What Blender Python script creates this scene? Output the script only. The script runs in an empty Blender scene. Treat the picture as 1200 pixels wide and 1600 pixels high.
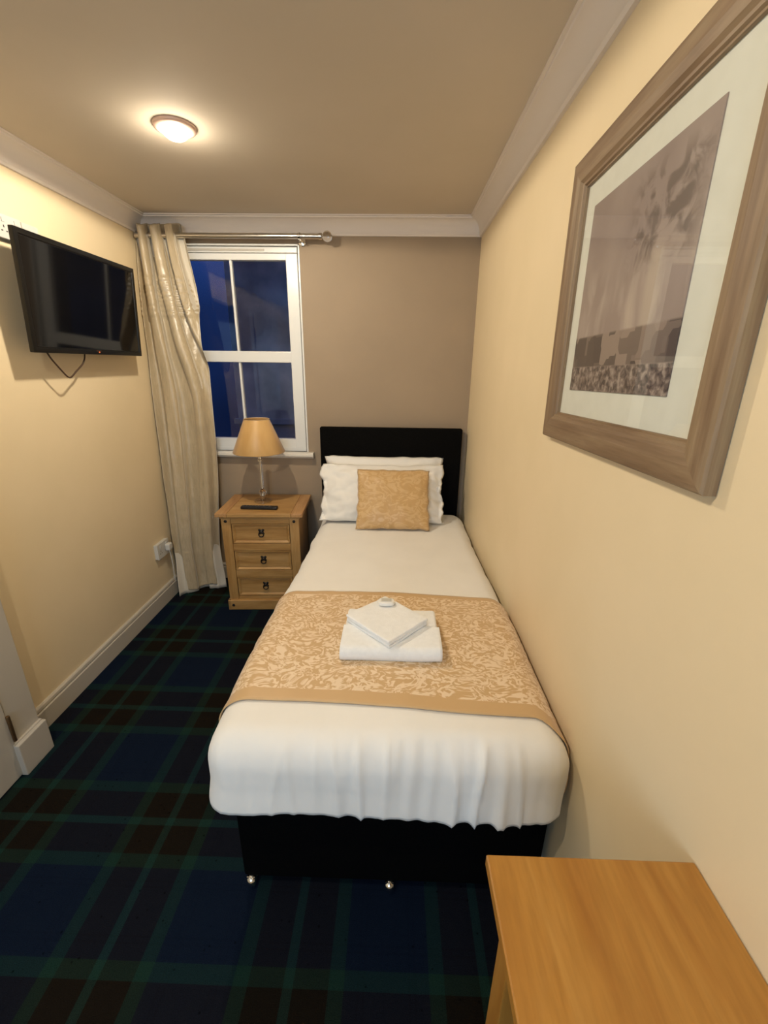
import bpy, bmesh, math, random
from mathutils import Vector, Matrix, noise
S = bpy.context.scene
C = S.collection
PI = math.pi
random.seed(7)

# ------------------------------------------------------------------ camera, world, lights, exposure
XL, XR, YB, YF, ZC = -1.567, 0.494, 2.948, -1.35, 2.395      # room: left, right, back, front (behind camera), ceiling
cam = bpy.data.cameras.new('camera'); co = bpy.data.objects.new('camera', cam); C.objects.link(co)
cam.sensor_fit = 'VERTICAL'; cam.sensor_height = 32.0; cam.lens = 32.0 * 665.83 / 1600; cam.clip_start = 0.02
p_, y_, r_ = 0.3331, 0.0226, 0.0127
fwd = Vector((-math.sin(y_) * math.cos(p_), math.cos(y_) * math.cos(p_), -math.sin(p_)))
rt = Vector((math.cos(y_), math.sin(y_), 0)); up = rt.cross(fwd)
rt2 = math.cos(r_) * rt + math.sin(r_) * up; up2 = math.cos(r_) * up - math.sin(r_) * rt
M = Matrix((rt2, up2, -fwd)).transposed().to_4x4(); M.translation = Vector((0, 0, 1.58))
co.matrix_world = M
S.camera = co
S.view_settings.view_transform = 'Standard'; S.view_settings.look = 'None'
S.view_settings.gamma = 1.0; S.view_settings.use_curve_mapping = False
S.view_settings.exposure = 0.0

w = bpy.data.worlds.new('dusk_sky'); S.world = w; w.use_nodes = True
wn = w.node_tree; bg = wn.nodes['Background']
wt = wn.nodes.new('ShaderNodeTexCoord'); wz = wn.nodes.new('ShaderNodeTexNoise'); wz.inputs['Scale'].default_value = 3.0; wz.inputs['Detail'].default_value = 5
wr = wn.nodes.new('ShaderNodeValToRGB')
wr.color_ramp.elements[0].position = .35; wr.color_ramp.elements[0].color = (.0035, .010, .045, 1)
wr.color_ramp.elements[1].position = .7; wr.color_ramp.elements[1].color = (.009, .026, .115, 1)
wn.links.new(wt.outputs['Generated'], wz.inputs['Vector']); wn.links.new(wz.outputs['Fac'], wr.inputs['Fac'])
ws = wn.nodes.new('ShaderNodeSeparateXYZ'); wn.links.new(wt.outputs['Generated'], ws.inputs[0])
wm = wn.nodes.new('ShaderNodeMapRange'); wm.inputs[1].default_value = .1; wm.inputs[2].default_value = .8; wm.inputs[3].default_value = .8; wm.inputs[4].default_value = 7.0
wn.links.new(ws.outputs[2], wm.inputs[0]); wv = wn.nodes.new('ShaderNodeVectorMath'); wv.operation = 'SCALE'
wn.links.new(wr.outputs['Color'], wv.inputs[0]); wn.links.new(wm.outputs[0], wv.inputs['Scale']); wn.links.new(wv.outputs[0], bg.inputs['Color']); bg.inputs['Strength'].default_value = 1.0

LAMPS = [(-0.827, 1.913), (-0.62, 0.16)]
LAMP_W = [40.5, 33.5]
LAMP_COL = (1.0, 0.875, 0.69)
for i, (lx, ly) in enumerate(LAMPS):
    L = bpy.data.lights.new('downlight_bulb', 'SPOT'); L.energy = LAMP_W[i]; L.color = LAMP_COL; L.shadow_soft_size = .03; L.spot_size = math.radians(179); L.spot_blend = .10
    lo = bpy.data.objects.new('downlight_bulb_light', L); C.objects.link(lo); lo.location = (lx, ly, ZC - .062)
    L = bpy.data.lights.new('downlight_spill', 'POINT'); L.energy = (1.8, .5)[i]; L.color = LAMP_COL; L.shadow_soft_size = .03      # the part of the bulb that stands proud of the ceiling
    lo = bpy.data.objects.new('downlight_spill', L); C.objects.link(lo); lo.location = (lx, ly, ZC - .085)
# cool fill light added behind the camera, outside the added window opening
L = bpy.data.lights.new('rear_cool_fill', 'AREA'); L.energy = 27.0; L.color = (.48, .72, 1.0); L.shape = 'RECTANGLE'; L.size = 1.1; L.size_y = 1.15
lo = bpy.data.objects.new('rear_cool_fill', L); C.objects.link(lo); lo.location = (-.55, YF - .12, 1.45)
lo.rotation_euler = (math.radians(90), 0, 0)          # -Z to +Y
lo.rotation_euler = Vector((0, 1, -.25)).to_track_quat('-Z', 'Y').to_euler()

# ------------------------------------------------------------------ material helpers
def mat(name, col, rough=.6, metal=0., spec=.5, coat=0., sheen=0.):
    m = bpy.data.materials.new(name); m.use_nodes = True
    b = m.node_tree.nodes['Principled BSDF']
    b.inputs['Base Color'].default_value = (*col, 1); b.inputs['Roughness'].default_value = rough
    b.inputs['Metallic'].default_value = metal; b.inputs['Specular IOR Level'].default_value = spec
    b.inputs['Coat Weight'].default_value = coat; b.inputs['Sheen Weight'].default_value = sheen
    return m
def nd(m, t, **kw):
    n = m.node_tree.nodes.new(t)
    for k, v in kw.items():
        if k in n.inputs: n.inputs[k].default_value = v
        else: setattr(n, k, v)
    return n
def ln(m, a, b): m.node_tree.links.new(a, b)
def bsdf(m): return m.node_tree.nodes['Principled BSDF']
def coords(m, scale=(1, 1, 1), which='Object', rot=(0, 0, 0)):
    t = nd(m, 'ShaderNodeTexCoord'); mp = nd(m, 'ShaderNodeMapping'); mp.inputs['Scale'].default_value = scale; mp.inputs['Rotation'].default_value = rot
    ln(m, t.outputs[which], mp.inputs['Vector']); return mp.outputs['Vector']
def ramp(m, src, stops):
    r = nd(m, 'ShaderNodeValToRGB'); e = r.color_ramp.elements
    while len(e) < len(stops): e.new(.5)
    for k, (p, c) in enumerate(stops): e[k].position = p; e[k].color = (*c, 1)
    ln(m, src, r.inputs['Fac']); return r.outputs['Color']
def bump(m, src, strength=.2, dist=.01):
    b = nd(m, 'ShaderNodeBump', Strength=strength, Distance=dist); ln(m, src, b.inputs['Height']); ln(m, b.outputs['Normal'], bsdf(m).inputs['Normal'])
def noisy(m, c1, c2, scale=8, vec=None, detail=4, bs=0., bd=.002, lo=.35, hi=.65, bscale=None):
    v = vec or coords(m)
    n = nd(m, 'ShaderNodeTexNoise', Scale=scale, Detail=detail); ln(m, v, n.inputs['Vector'])
    ln(m, ramp(m, n.outputs['Fac'], [(lo, c1), (hi, c2)]), bsdf(m).inputs['Base Color'])
    if bs:
        src = n.outputs['Fac']
        if bscale:
            n2 = nd(m, 'ShaderNodeTexNoise', Scale=bscale, Detail=3); ln(m, v, n2.inputs['Vector']); src = n2.outputs['Fac']
        bump(m, src, bs, bd)
    return m
def mth(m, op, a, b=None, c=None):
    n = nd(m, 'ShaderNodeMath', operation=op)
    for i, x in enumerate((a, b, c)):
        if x is None: continue
        if isinstance(x, (int, float)): n.inputs[i].default_value = x
        else: ln(m, x, n.inputs[i])
    return n.outputs[0]
def mix(m, fac, a, b):
    n = nd(m, 'ShaderNodeMix', data_type='RGBA')
    for k, x in ((0, fac), (6, a), (7, b)):
        if isinstance(x, (int, float)): n.inputs[k].default_value = x
        elif isinstance(x, tuple): n.inputs[k].default_value = (*x, 1)
        else: ln(m, x, n.inputs[k])
    return n.outputs[2]

cream = noisy(mat('cream_wall_paint', (.80, .67, .44), .55, spec=.3), (.76, .625, .405), (.79, .65, .43), 3, bs=.12, bd=.001, bscale=160)
taupe = noisy(mat('taupe_wall_paint', (.40, .31, .22), .6, spec=.3), (.335, .255, .172), (.355, .27, .182), 3, bs=.12, bd=.001, bscale=160)
ceilm = noisy(mat('ceiling_paint', (.50, .43, .35), .8, spec=.2), (.62, .545, .44), (.65, .57, .465), 2)
white = mat('white_gloss_paint', (.74, .70, .62), .3)
trimp = mat('off_white_trim_paint', (.52, .475, .40), .38)
covem = mat('coving_paint', (.80, .73, .66), .55, spec=.3)
upvc = mat('white_window_plastic', (.74, .74, .71), .3)
plast = mat('white_plastic', (.60, .585, .54), .35)
brass = mat('aged_brass', (.22, .13, .06), .35, metal=.8)
chrome = mat('chrome', (.85, .84, .82), .12, metal=1)
steel = mat('brushed_steel', (.62, .58, .52), .28, metal=1)
black = mat('black_plastic', (.008, .008, .008), .3)
iron = mat('black_iron', (.012, .010, .009), .45, metal=.3)
cablem = mat('brown_cable', (.05, .022, .008), .5)
divanm = noisy(mat('black_upholstery', (.003, .003, .003), .95, spec=.03), (.0015, .0015, .0018), (.004, .004, .004), 220, bs=.3, bd=.001)
headm = noisy(mat('black_headboard_fabric', (.004, .004, .004), .9, spec=.06), (.0022, .002, .002), (.0050, .0048, .0045), 150, bs=.3, bd=.001)
sheet = noisy(mat('white_cotton', (.83, .80, .74), .75, spec=.2, sheen=.2), (.82, .80, .75), (.85, .83, .78), 5, bs=.25, bd=.004, bscale=14)
terry = noisy(mat('white_terry', (.86, .86, .84), .95, spec=.1, sheen=.4), (.84, .84, .82), (.88, .88, .86), 60, bs=.5, bd=.002, bscale=420)
soapm = mat('white_wrapper', (.82, .80, .74), .3)
matt = noisy(mat('mattress_ticking', (.7, .68, .62), .9), (.66, .64, .6), (.72, .70, .65), 30)

def wood(name, c1, c2, c3, scale=(1.5, 14, 14), rough=.42, coat=.15):
    m = mat(name, c2, rough, coat=coat)
    v = coords(m, scale)
    n = nd(m, 'ShaderNodeTexNoise', Scale=1.6, Detail=5, Distortion=.9); ln(m, v, n.inputs['Vector'])
    col = ramp(m, n.outputs['Fac'], [(.3, c1), (.5, c2), (.72, c3)])
    v2 = coords(m, tuple(s * 6 for s in scale))
    n2 = nd(m, 'ShaderNodeTexNoise', Scale=2, Detail=3); ln(m, v2, n2.inputs['Vector'])
    g = ramp(m, n2.outputs['Fac'], [(.35, (.86, .84, .8)), (.6, (1, 1, 1))])
    mm = nd(m, 'ShaderNodeMix', data_type='RGBA', blend_type='MULTIPLY'); mm.inputs[0].default_value = .8
    ln(m, col, mm.inputs[6]); ln(m, g, mm.inputs[7]); ln(m, mm.outputs[2], bsdf(m).inputs['Base Color'])
    bump(m, n2.outputs['Fac'], .06, .001)
    return m
pine = wood('waxed_pine', (.36, .185, .055), (.46, .26, .085), (.52, .31, .12))
pine_v = wood('waxed_pine_upright', (.36, .185, .055), (.46, .26, .085), (.52, .31, .12), scale=(14, 14, 1.5))
pine_y = wood('waxed_pine_end_board', (.38, .19, .07), (.48, .26, .10), (.55, .32, .14), scale=(14, 1.5, 14))
tbl = wood('orange_varnished_pine', (.35, .145, .022), (.43, .20, .035), (.49, .25, .055), scale=(9, 1.0, 9), rough=.38)
framew_y = wood('grey_brown_driftwood', (.16, .095, .050), (.235, .155, .088), (.30, .215, .125), scale=(20, 1.2, 14), rough=.55, coat=0)
framew_z = wood('grey_brown_driftwood_upright', (.16, .095, .050), (.235, .155, .088), (.30, .215, .125), scale=(20, 14, 1.2), rough=.55, coat=0)

# tartan carpet
def tartan():
    m = mat('tartan_carpet', (.02, .03, .03), .95, spec=.03)
    t = nd(m, 'ShaderNodeTexCoord'); sp = nd(m, 'ShaderNodeSeparateXYZ'); ln(m, t.outputs['Object'], sp.inputs[0])
    blue, green, dark, gl = (.0054, .0104, .0235), (.0100, .0295, .0225), (.0105, .0080, .0055), (.0120, .034, .027)
    def axis(o, c):
        f = mth(m, 'SUBTRACT', o, c); f = mth(m, 'DIVIDE', f, .53); f = mth(m, 'ADD', f, .5); f = mth(m, 'FRACT', mth(m, 'ADD', f, 20.))
        d = mth(m, 'MULTIPLY', mth(m, 'ABSOLUTE', mth(m, 'SUBTRACT', f, .5)), .53)      # 0..0.265 from the thin green line
        r = nd(m, 'ShaderNodeValToRGB'); r.color_ramp.interpolation = 'CONSTANT'; e = r.color_ramp.elements
        st = [(0, gl), (.013, dark), (.108, green), (.150, blue), (.185, (.0046, .0085, .020)), (.190, blue), (.200, (.0046, .0085, .020)), (.205, blue)]
        while len(e) < len(st): e.new(.9)
        for k, (p, c_) in enumerate(st): e[k].position = p / .265; e[k].color = (*c_, 1)
        ln(m, mth(m, 'DIVIDE', d, .265), r.inputs['Fac']); return r.outputs['Color']
    a = axis(sp.outputs[0], -.787); b = axis(sp.outputs[1], 1.075)
    col = mix(m, .5, a, b)
    n = nd(m, 'ShaderNodeTexNoise', Scale=420, Detail=2); ln(m, t.outputs['Object'], n.inputs['Vector'])
    g = ramp(m, n.outputs['Fac'], [(.3, (.65, .65, .65)), (.7, (1.3, 1.3, 1.3))])
    n3 = nd(m, 'ShaderNodeTexVoronoi', Scale=26); ln(m, t.outputs['Object'], n3.inputs['Vector'])
    g3 = ramp(m, n3.outputs['Distance'], [(.06, (.35, .35, .35)), (.10, (1, 1, 1))])
    mm = nd(m, 'ShaderNodeMix', data_type='RGBA', blend_type='MULTIPLY'); mm.inputs[0].default_value = 1
    ln(m, col, mm.inputs[6]); ln(m, g, mm.inputs[7])
    m2 = nd(m, 'ShaderNodeMix', data_type='RGBA', blend_type='MULTIPLY'); m2.inputs[0].default_value = 1
    ln(m, mm.outputs[2], m2.inputs[6]); ln(m, g3, m2.inputs[7])
    ln(m, m2.outputs[2], bsdf(m).inputs['Base Color']); bump(m, n.outputs['Fac'], .5, .004)
    return m
carpet = tartan()

def damask(name, borders=None, base=(.56, .345, .145), light=(.78, .58, .36), sc=30, amount=.5):
    m = mat(name, base, .42, spec=.5, sheen=.25)
    v = coords(m, (.8, 1.15, 1))
    n0 = nd(m, 'ShaderNodeTexNoise', Scale=9, Detail=1); ln(m, v, n0.inputs['Vector'])
    vv = nd(m, 'ShaderNodeVectorMath', operation='MULTIPLY_ADD'); vv.inputs[1].default_value = (.10, .10, .10)
    ln(m, n0.outputs['Color'], vv.inputs[0]); ln(m, v, vv.inputs[2])
    n = nd(m, 'ShaderNodeTexNoise', Scale=sc, Detail=1.5, Distortion=2.2); ln(m, vv.outputs[0], n.inputs['Vector'])
    k = ramp(m, n.outputs['Fac'], [(.45, (0, 0, 0)), (.56, (1, 1, 1))])
    k = mth(m, 'MULTIPLY', k, amount)
    if borders:                       # plain bands woven along both long edges, from the cloth's own UV
        uv = nd(m, 'ShaderNodeUVMap'); s = nd(m, 'ShaderNodeSeparateXYZ'); ln(m, uv.outputs[0], s.inputs[0])
        inside = mth(m, 'MULTIPLY', mth(m, 'GREATER_THAN', s.outputs[1], borders[0]), mth(m, 'LESS_THAN', s.outputs[1], borders[1]))
        k = mth(m, 'MULTIPLY', k, inside)
    ln(m, mix(m, k, base, light), bsdf(m).inputs['Base Color'])
    ln(m, mth(m, 'MULTIPLY_ADD', k, -.12, .46), bsdf(m).inputs['Roughness'])
    return m
curtm = mat('beige_faux_silk', (.52, .42, .28), .34, spec=.6, sheen=.1)
cv = coords(curtm, (60, 60, 3)); cn = nd(curtm, 'ShaderNodeTexNoise', Scale=4, Detail=3); ln(curtm, cv, cn.inputs['Vector'])
ln(curtm, ramp(curtm, cn.outputs['Fac'], [(.3, (.40, .32, .20)), (.7, (.50, .405, .265))]), bsdf(curtm).inputs['Base Color'])
cv2 = coords(curtm, (3, 3, 3)); cn2 = nd(curtm, 'ShaderNodeTexNoise', Scale=4, Detail=3); ln(curtm, cv2, cn2.inputs['Vector']); bump(curtm, cn2.outputs['Fac'], .35, .02)
lining = mat('ivory_lining', (.62, .56, .45), .7)
shadem = mat('gold_satin_shade', (.62, .38, .14), .38, spec=.5, sheen=.2)
sv = coords(shadem, (1, 1, 1)); 
sr = nd(shadem, 'ShaderNodeTexNoise', Scale=14, Detail=2); smp = coords(shadem, (1, 1, .05)); ln(shadem, smp, sr.inputs['Vector'])
ln(shadem, ramp(shadem, sr.outputs['Fac'], [(.35, (.55, .32, .11)), (.65, (.66, .41, .16))]), bsdf(shadem).inputs['Base Color'])
bsdf(shadem).inputs['Transmission Weight'].default_value = 0

glass = mat('clear_glass', (1, 1, 1), .02); bsdf(glass).inputs['Transmission Weight'].default_value = 1; bsdf(glass).inputs['IOR'].default_value = 1.47
def pane_mat(name, ior=1.5, tint=(1, 1, 1)):
    m = bpy.data.materials.new(name); m.use_nodes = True; nt = m.node_tree; nt.nodes.clear()
    o = nt.nodes.new('ShaderNodeOutputMaterial'); mx = nt.nodes.new('ShaderNodeMixShader'); tr = nt.nodes.new('ShaderNodeBsdfTransparent')
    gl_ = nt.nodes.new('ShaderNodeBsdfGlossy'); fr = nt.nodes.new('ShaderNodeFresnel'); fr.inputs['IOR'].default_value = ior
    gl_.inputs['Roughness'].default_value = .01; tr.inputs['Color'].default_value = (*tint, 1)
    ge = nt.nodes.new('ShaderNodeNewGeometry'); sb = nt.nodes.new('ShaderNodeMath'); sb.operation = 'SUBTRACT'; sb.inputs[0].default_value = 1; nt.links.new(ge.outputs['Backfacing'], sb.inputs[1])
    mu = nt.nodes.new('ShaderNodeMath'); mu.operation = 'MULTIPLY'; nt.links.new(sb.outputs[0], mu.inputs[0]); nt.links.new(fr.outputs[0], mu.inputs[1])
    nt.links.new(mu.outputs[0], mx.inputs[0]); nt.links.new(tr.outputs[0], mx.inputs[1]); nt.links.new(gl_.outputs[0], mx.inputs[2]); nt.links.new(mx.outputs[0], o.inputs[0])
    return m
pane = pane_mat('window_glass', 1.55)
picglass = pane_mat('picture_glass', 1.45)
acryl = pane_mat('clear_cut_glass', 2.1, (.97, .96, .93))
screenm = mat('tv_screen', (.003, .003, .0035), .07, spec=.30)
bulbm = bpy.data.materials.new('lit_bulb'); bulbm.use_nodes = True
eb = bsdf(bulbm); eb.inputs['Emission Color'].default_value = (1, .86, .66, 1); eb.inputs['Emission Strength'].default_value = 42.0
ledm = bpy.data.materials.new('orange_led'); ledm.use_nodes = True
eb = bsdf(ledm); eb.inputs['Base Color'].default_value = (.5, .1, .02, 1); eb.inputs['Emission Color'].default_value = (1, .22, .06, 1); eb.inputs['Emission Strength'].default_value = .9

# ------------------------------------------------------------------ geometry helpers
def obj(name, bm, m, parent=None, smooth=False, loc=None, angle=None):
    me = bpy.data.meshes.new(name); bmesh.ops.recalc_face_normals(bm, faces=bm.faces); bm.to_mesh(me); bm.free()
    for mm in (m if isinstance(m, (list, tuple)) else [m]): me.materials.append(mm)
    o = bpy.data.objects.new(name, me); C.objects.link(o)
    if parent: o.parent = parent
    if loc: o.location = loc
    if smooth:
        for p in me.polygons: p.use_smooth = True
        if angle:
            try: me.set_sharp_from_angle(angle=math.radians(angle))
            except Exception: pass
    return o
def struct(name, bm, m, smooth=False, angle=None):
    o = obj(name, bm, m, None, smooth, angle=angle); o['kind'] = 'structure'; return o
def tag(o, label, cat, group=None):
    o['label'] = label; o['category'] = cat
    if group: o['group'] = group
    return o
def thing(name, label, cat, loc=(0, 0, 0), rotz=0, group=None):
    o = bpy.data.objects.new(name, None); C.objects.link(o); o.location = loc; o.rotation_euler = (0, 0, rotz); o.empty_display_size = .1
    return tag(o, label, cat, group)
def box(bm, a, b, bev=0., seg=2, mi=0):
    g = bmesh.ops.create_cube(bm, size=1.0)
    for v in g['verts']:
        v.co = Vector([(a[i] + b[i]) / 2 + v.co[i] * (b[i] - a[i]) for i in range(3)])
    fs = list({f for v in g['verts'] for f in v.link_faces})
    for f in fs: f.material_index = mi
    if bev:
        es = list({e for v in g['verts'] for e in v.link_edges})
        bmesh.ops.bevel(bm, geom=es, offset=bev, segments=seg, affect='EDGES', profile=.6)
    return bm
def nb(*args, **k): return box(bmesh.new(), *args, **k)
def lathe(bm, prof, n=32, c=(0, 0, 0), cap=False, axis='z', sx=1, sy=1):
    rings = []
    for r, z in prof:
        ring = []
        for i in range(n):
            a = 2 * PI * i / n; x, y = r * math.cos(a) * sx, r * math.sin(a) * sy
            p = {'z': (x, y, z), 'x': (z, x, y), 'y': (x, z, y)}[axis]
            ring.append(bm.verts.new((p[0] + c[0], p[1] + c[1], p[2] + c[2])))
        rings.append(ring)
    for a, b in zip(rings, rings[1:]):
        for i in range(n): bm.faces.new((a[i], a[(i + 1) % n], b[(i + 1) % n], b[i]))
    if cap: bm.faces.new(rings[0]); bm.faces.new(rings[-1])
    return bm
def tube(bm, pts, r, n=8):
    pts = [Vector(p) for p in pts]; rings = []; up_ = Vector((0, 0, 1))
    for i, p in enumerate(pts):
        t = (pts[min(i + 1, len(pts) - 1)] - pts[max(i - 1, 0)]).normalized()
        a = t.cross(up_); 
        if a.length < .05: a = t.cross(Vector((0, 1, 0)))
        a.normalize(); b = t.cross(a)
        rings.append([bm.verts.new(p + r * (math.cos(2 * PI * k / n) * a + math.sin(2 * PI * k / n) * b)) for k in range(n)])
    for a, b in zip(rings, rings[1:]):
        for k in range(n): bm.faces.new((a[k], a[(k + 1) % n], b[(k + 1) % n], b[k]))
    bm.faces.new(rings[0]); bm.faces.new(rings[-1])
    return bm
def sweep(bm, prof, path, inward, mitre0=True, mitre1=True, m0=None):
    """profile (d inward from the wall, z) along a straight wall run; ends mitred for the room's corners"""
    a, b = Vector(path[0]), Vector(path[1]); t = (b - a).normalized(); nI = Vector(inward)
    r0, r1 = [], []
    for d, z in prof:
        r0.append(bm.verts.new(a + nI * d + t * (d if mitre0 else 0) + Vector((0, 0, z))))
        r1.append(bm.verts.new(b + nI * d - t * (d if mitre1 else 0) + Vector((0, 0, z))))
    n = len(prof)
    for i in range(n): bm.faces.new((r0[i], r0[(i + 1) % n], r1[(i + 1) % n], r1[i]))
    bm.faces.new(r0); bm.faces.new(r1)
    return bm
def axlist(h0, h1, r, nr, n):
    L_ = [h0 + r * i / nr for i in range(nr)] + [h0 + r + (h1 - h0 - 2 * r) * i / n for i in range(n)] + [h1 - r + r * i / nr for i in range(nr + 1)]
    return L_
def rbox(bm, lo, hi, r, nr=4, m=(6, 6, 2), f=None, keep=None):
    """evenly divided rounded box; f displaces (point, normal)"""
    A = [axlist(lo[i], hi[i], r, nr, m[i]) for i in range(3)]; V = {}
    def vert(ijk):
        if ijk in V: return V[ijk]
        p = Vector([A[q][ijk[q]] for q in range(3)])
        c = Vector([min(max(p[q], lo[q] + r), hi[q] - r) for q in range(3)])
        d = p - c; nn = d.normalized(); p2 = c + nn * r
        if f: p2 = f(p2, nn)
        V[ijk] = bm.verts.new(p2); return V[ijk]
    N = [len(a) - 1 for a in A]
    for ax in range(3):
        u, v = [(1, 2), (2, 0), (0, 1)][ax]
        for side in (0, N[ax]):
            for i in range(N[u]):
                for j in range(N[v]):
                    q = []
                    for (di, dj) in ((0, 0), (1, 0), (1, 1), (0, 1)):
                        k = [0, 0, 0]; k[ax] = side; k[u] = i + di; k[v] = j + dj; q.append(tuple(k))
                    if keep and not keep([Vector([A[t][k[t]] for t in range(3)]) for k in q]): continue
                    vs = [vert(k) for k in q]
                    try: bm.faces.new(vs)
                    except ValueError: pass
    return bm
def fbm(x, y, z=0): return noise.noise(Vector((x, y, z)))

# ------------------------------------------------------------------ room shell
T = .12
struct('floor', nb((XL - T, YF - T, -.1), (XR + T, YB + T, 0)), carpet)
struct('ceiling', nb((XL - T, YF - T, ZC), (XR + T, YB + T, ZC + .1)), ceilm)
struct('wall_left', nb((XL - T, YF - T, 0), (XL, YB + T, ZC)), cream)
struct('wall_right', nb((XR, YF - T, 0), (XR + T, YB + T, ZC)), cream)
WX0, WX1, WZ0, WZ1 = -1.475, -.600, .995, 2.262
bm = bmesh.new()
box(bm, (XL, YB, 0), (WX0, YB + .3, ZC)); box(bm, (WX1, YB, 0), (XR, YB + .3, ZC))
box(bm, (WX0, YB, 0), (WX1, YB + .3, WZ0)); box(bm, (WX0, YB, WZ1), (WX1, YB + .3, ZC))
struct('wall_back', bm, taupe)
RX0, RX1, RZ0, RZ1 = -1.1, 0.0, .85, 2.05  # opening added in the front wall to admit the cool fill
bm = bmesh.new()
box(bm, (XL, YF - T, 0), (RX0, YF, ZC)); box(bm, (RX1, YF - T, 0), (XR, YF, ZC))
box(bm, (RX0, YF - T, 0), (RX1, YF, RZ0)); box(bm, (RX0, YF - T, RZ1), (RX1, YF, ZC))
struct('wall_front', bm, cream)

# coving on all four walls
zb = 2.303; H = ZC - zb; P = .084
prof = [(0, zb), (.012, zb), (.014, zb + .006), (.018, zb + .010)]
for i in range(9):
    a = PI / 2 * i / 8; prof.append((.018 + (P - .030) * (1 - math.cos(a)), zb + .012 + (H - .026) * math.sin(a)))
prof += [(P - .010, ZC - .012), (P - .010, ZC - .007), (P, ZC - .006), (P, ZC), (0, ZC)]
for nm, a, b, n in (('trim_1', (XL, YF, 0), (XL, YB, 0), (1, 0, 0)), ('trim_2', (XL, YB, 0), (XR, YB, 0), (0, -1, 0)),
                    ('trim_3', (XR, YB, 0), (XR, YF, 0), (-1, 0, 0)), ('trim_4', (XR, YF, 0), (XL, YF, 0), (0, 1, 0))):
    struct(nm, sweep(bmesh.new(), prof, (a, b), n), covem, True, 35)
bp = [(0, 0), (.018, 0), (.018, .092), (.014, .096), (.0105, .0965), (.0105, .100), (.015, .104), (.013, .116), (.007, .122), (0, .122)]
struct('baseboard_left', sweep(bmesh.new(), bp, ((XL, 1.375, 0), (XL, YB, 0)), (1, 0, 0), False, True), trimp)
struct('baseboard_back', sweep(bmesh.new(), bp, ((XL, YB, 0), (XR, YB, 0)), (0, -1, 0)), trimp)
struct('baseboard_right', sweep(bmesh.new(), bp, ((XR, YB, 0), (XR, YF, 0)), (-1, 0, 0)), trimp)
struct('baseboard_front', sweep(bmesh.new(), bp, ((XR, YF, 0), (XL, YF, 0)), (0, 1, 0)), trimp)

# door at the left, in a deep casing with a plinth block at its foot
door = bpy.data.objects.new('door_1', None); C.objects.link(door); door.location = (XL, .8, 0); door['kind'] = 'structure'
def rel(bm, o): 
    for v in bm.verts: v.co -= o.location
    return bm
bm = nb((XL, 1.250, .0), (-1.472, 1.372, 2.10), bev=.004); box(bm, (XL, .34, .0), (-1.472, .42, 2.10), bev=.004); box(bm, (XL, .42, 2.02), (-1.472, 1.25, 2.10), bev=.004)
obj('door_casing', rel(bm, door), trimp, door)
bm = nb((XL, 1.236, 0), (-1.446, 1.376, .150), bev=.004); box(bm, (-1.474, 1.236, .150), (-1.462, 1.374, .155), bev=.001)
obj('plinth_block', rel(bm, door), trimp, door)
bm = nb((XL + .03, .425, .008), (-1.466, 1.244, 2.018), bev=.002)
dp = obj('door_panel', rel(bm, door), trimp, door)
for z in (.17, 1.0, 1.80):
    bm = bmesh.new(); lathe(bm, [(.006, z), (.007, z + .002), (.007, z + .118), (.006, z + .12)], 12, (-1.460, 1.246, 0), cap=True)
    h = obj('hinge', rel(bm, door), brass, door, True, angle=40); h['label'] = 'brown brass door hinge'

# ------------------------------------------------------------------ window
win = bpy.data.objects.new('window_1', None); C.objects.link(win); win.location = (-1.04, YB, WZ0); win['kind'] = 'structure'
Y0 = YB + .018
bm = bmesh.new()
box(bm, (WX0, YB - .004, WZ1 - .010), (WX1, YB + .06, WZ1), bev=.002)      # head bead
box(bm, (WX1 - .011, YB - .004, WZ0), (WX1, YB + .07, WZ1), bev=.002)      # right bead
box(bm, (WX0, YB - .004, WZ0), (WX0 + .011, YB + .07, WZ1), bev=.002)
box(bm, (WX0 + .011, Y0 - .006, WZ1 - .044), (WX1 - .018, Y0 + .06, WZ1 - .013), bev=.003)   # head of frame
obj('window_frame', rel(bm, win), upvc, win)
fx0, fx1 = WX0 + .018, WX1 - .019
sill0, top = WZ0 + .022, WZ1 - .046
bm = bmesh.new()
box(bm, (fx0, Y0, sill0), (fx0 + .068, Y0 + .05, top), bev=.005); box(bm, (fx1 - .074, Y0, sill0), (fx1, Y0 + .05, top), bev=.005)
box(bm, (fx0 + .06, Y0 + .003, top - .036), (fx1 - .06, Y0 + .05, top), bev=.004)
box(bm, (fx0 + .06, Y0 + .003, sill0), (fx1 - .06, Y0 + .05, sill0 + .062), bev=.004)
box(bm, (fx0 + .06, Y0 + .001, 1.583), (fx1 - .06, Y0 + .05, 1.653), bev=.006)
box(bm, (fx0, Y0, WZ0), (fx1, Y0 + .06, sill0 + .002))
obj('sash', rel(bm, win), upvc, win)
xm = (fx0 + .068 + fx1 - .074) / 2
for z0, z1 in ((1.65, top - .033), (sill0 + .06, 1.586)):
    obj('glazing_bar', rel(nb((xm - .007, Y0 + .012, z0), (xm + .007, Y0 + .04, z1), bev=.002), win), upvc, win)
    obj('pane', rel(nb((fx0 + .06, Y0 + .024, z0), (fx1 - .066, Y0 + .028, z1)), win), pane, win)
bm = bmesh.new()
box(bm, (fx0 + .16, Y0 - .010, WZ1 - .036), (fx1 - .20, Y0 - .004, WZ1 - .024), bev=.002)
o = obj('trickle_vent', rel(bm, win), mat('beige_vent_plastic', (.5, .46, .4), .4), win)
sp_ = [(-.012, .0), (.046, 0), (.046, -.006), (.052, -.010), (.052, -.024), (.040, -.028), (.030, -.040), (.0, -.042), (-.012, -.042)]
bm = bmesh.new(); sweep(bm, [(d, WZ0 + z) for d, z in sp_], ((WX0 - .05, YB, 0), (-.560, YB, 0)), (0, -1, 0), False, False)
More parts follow.
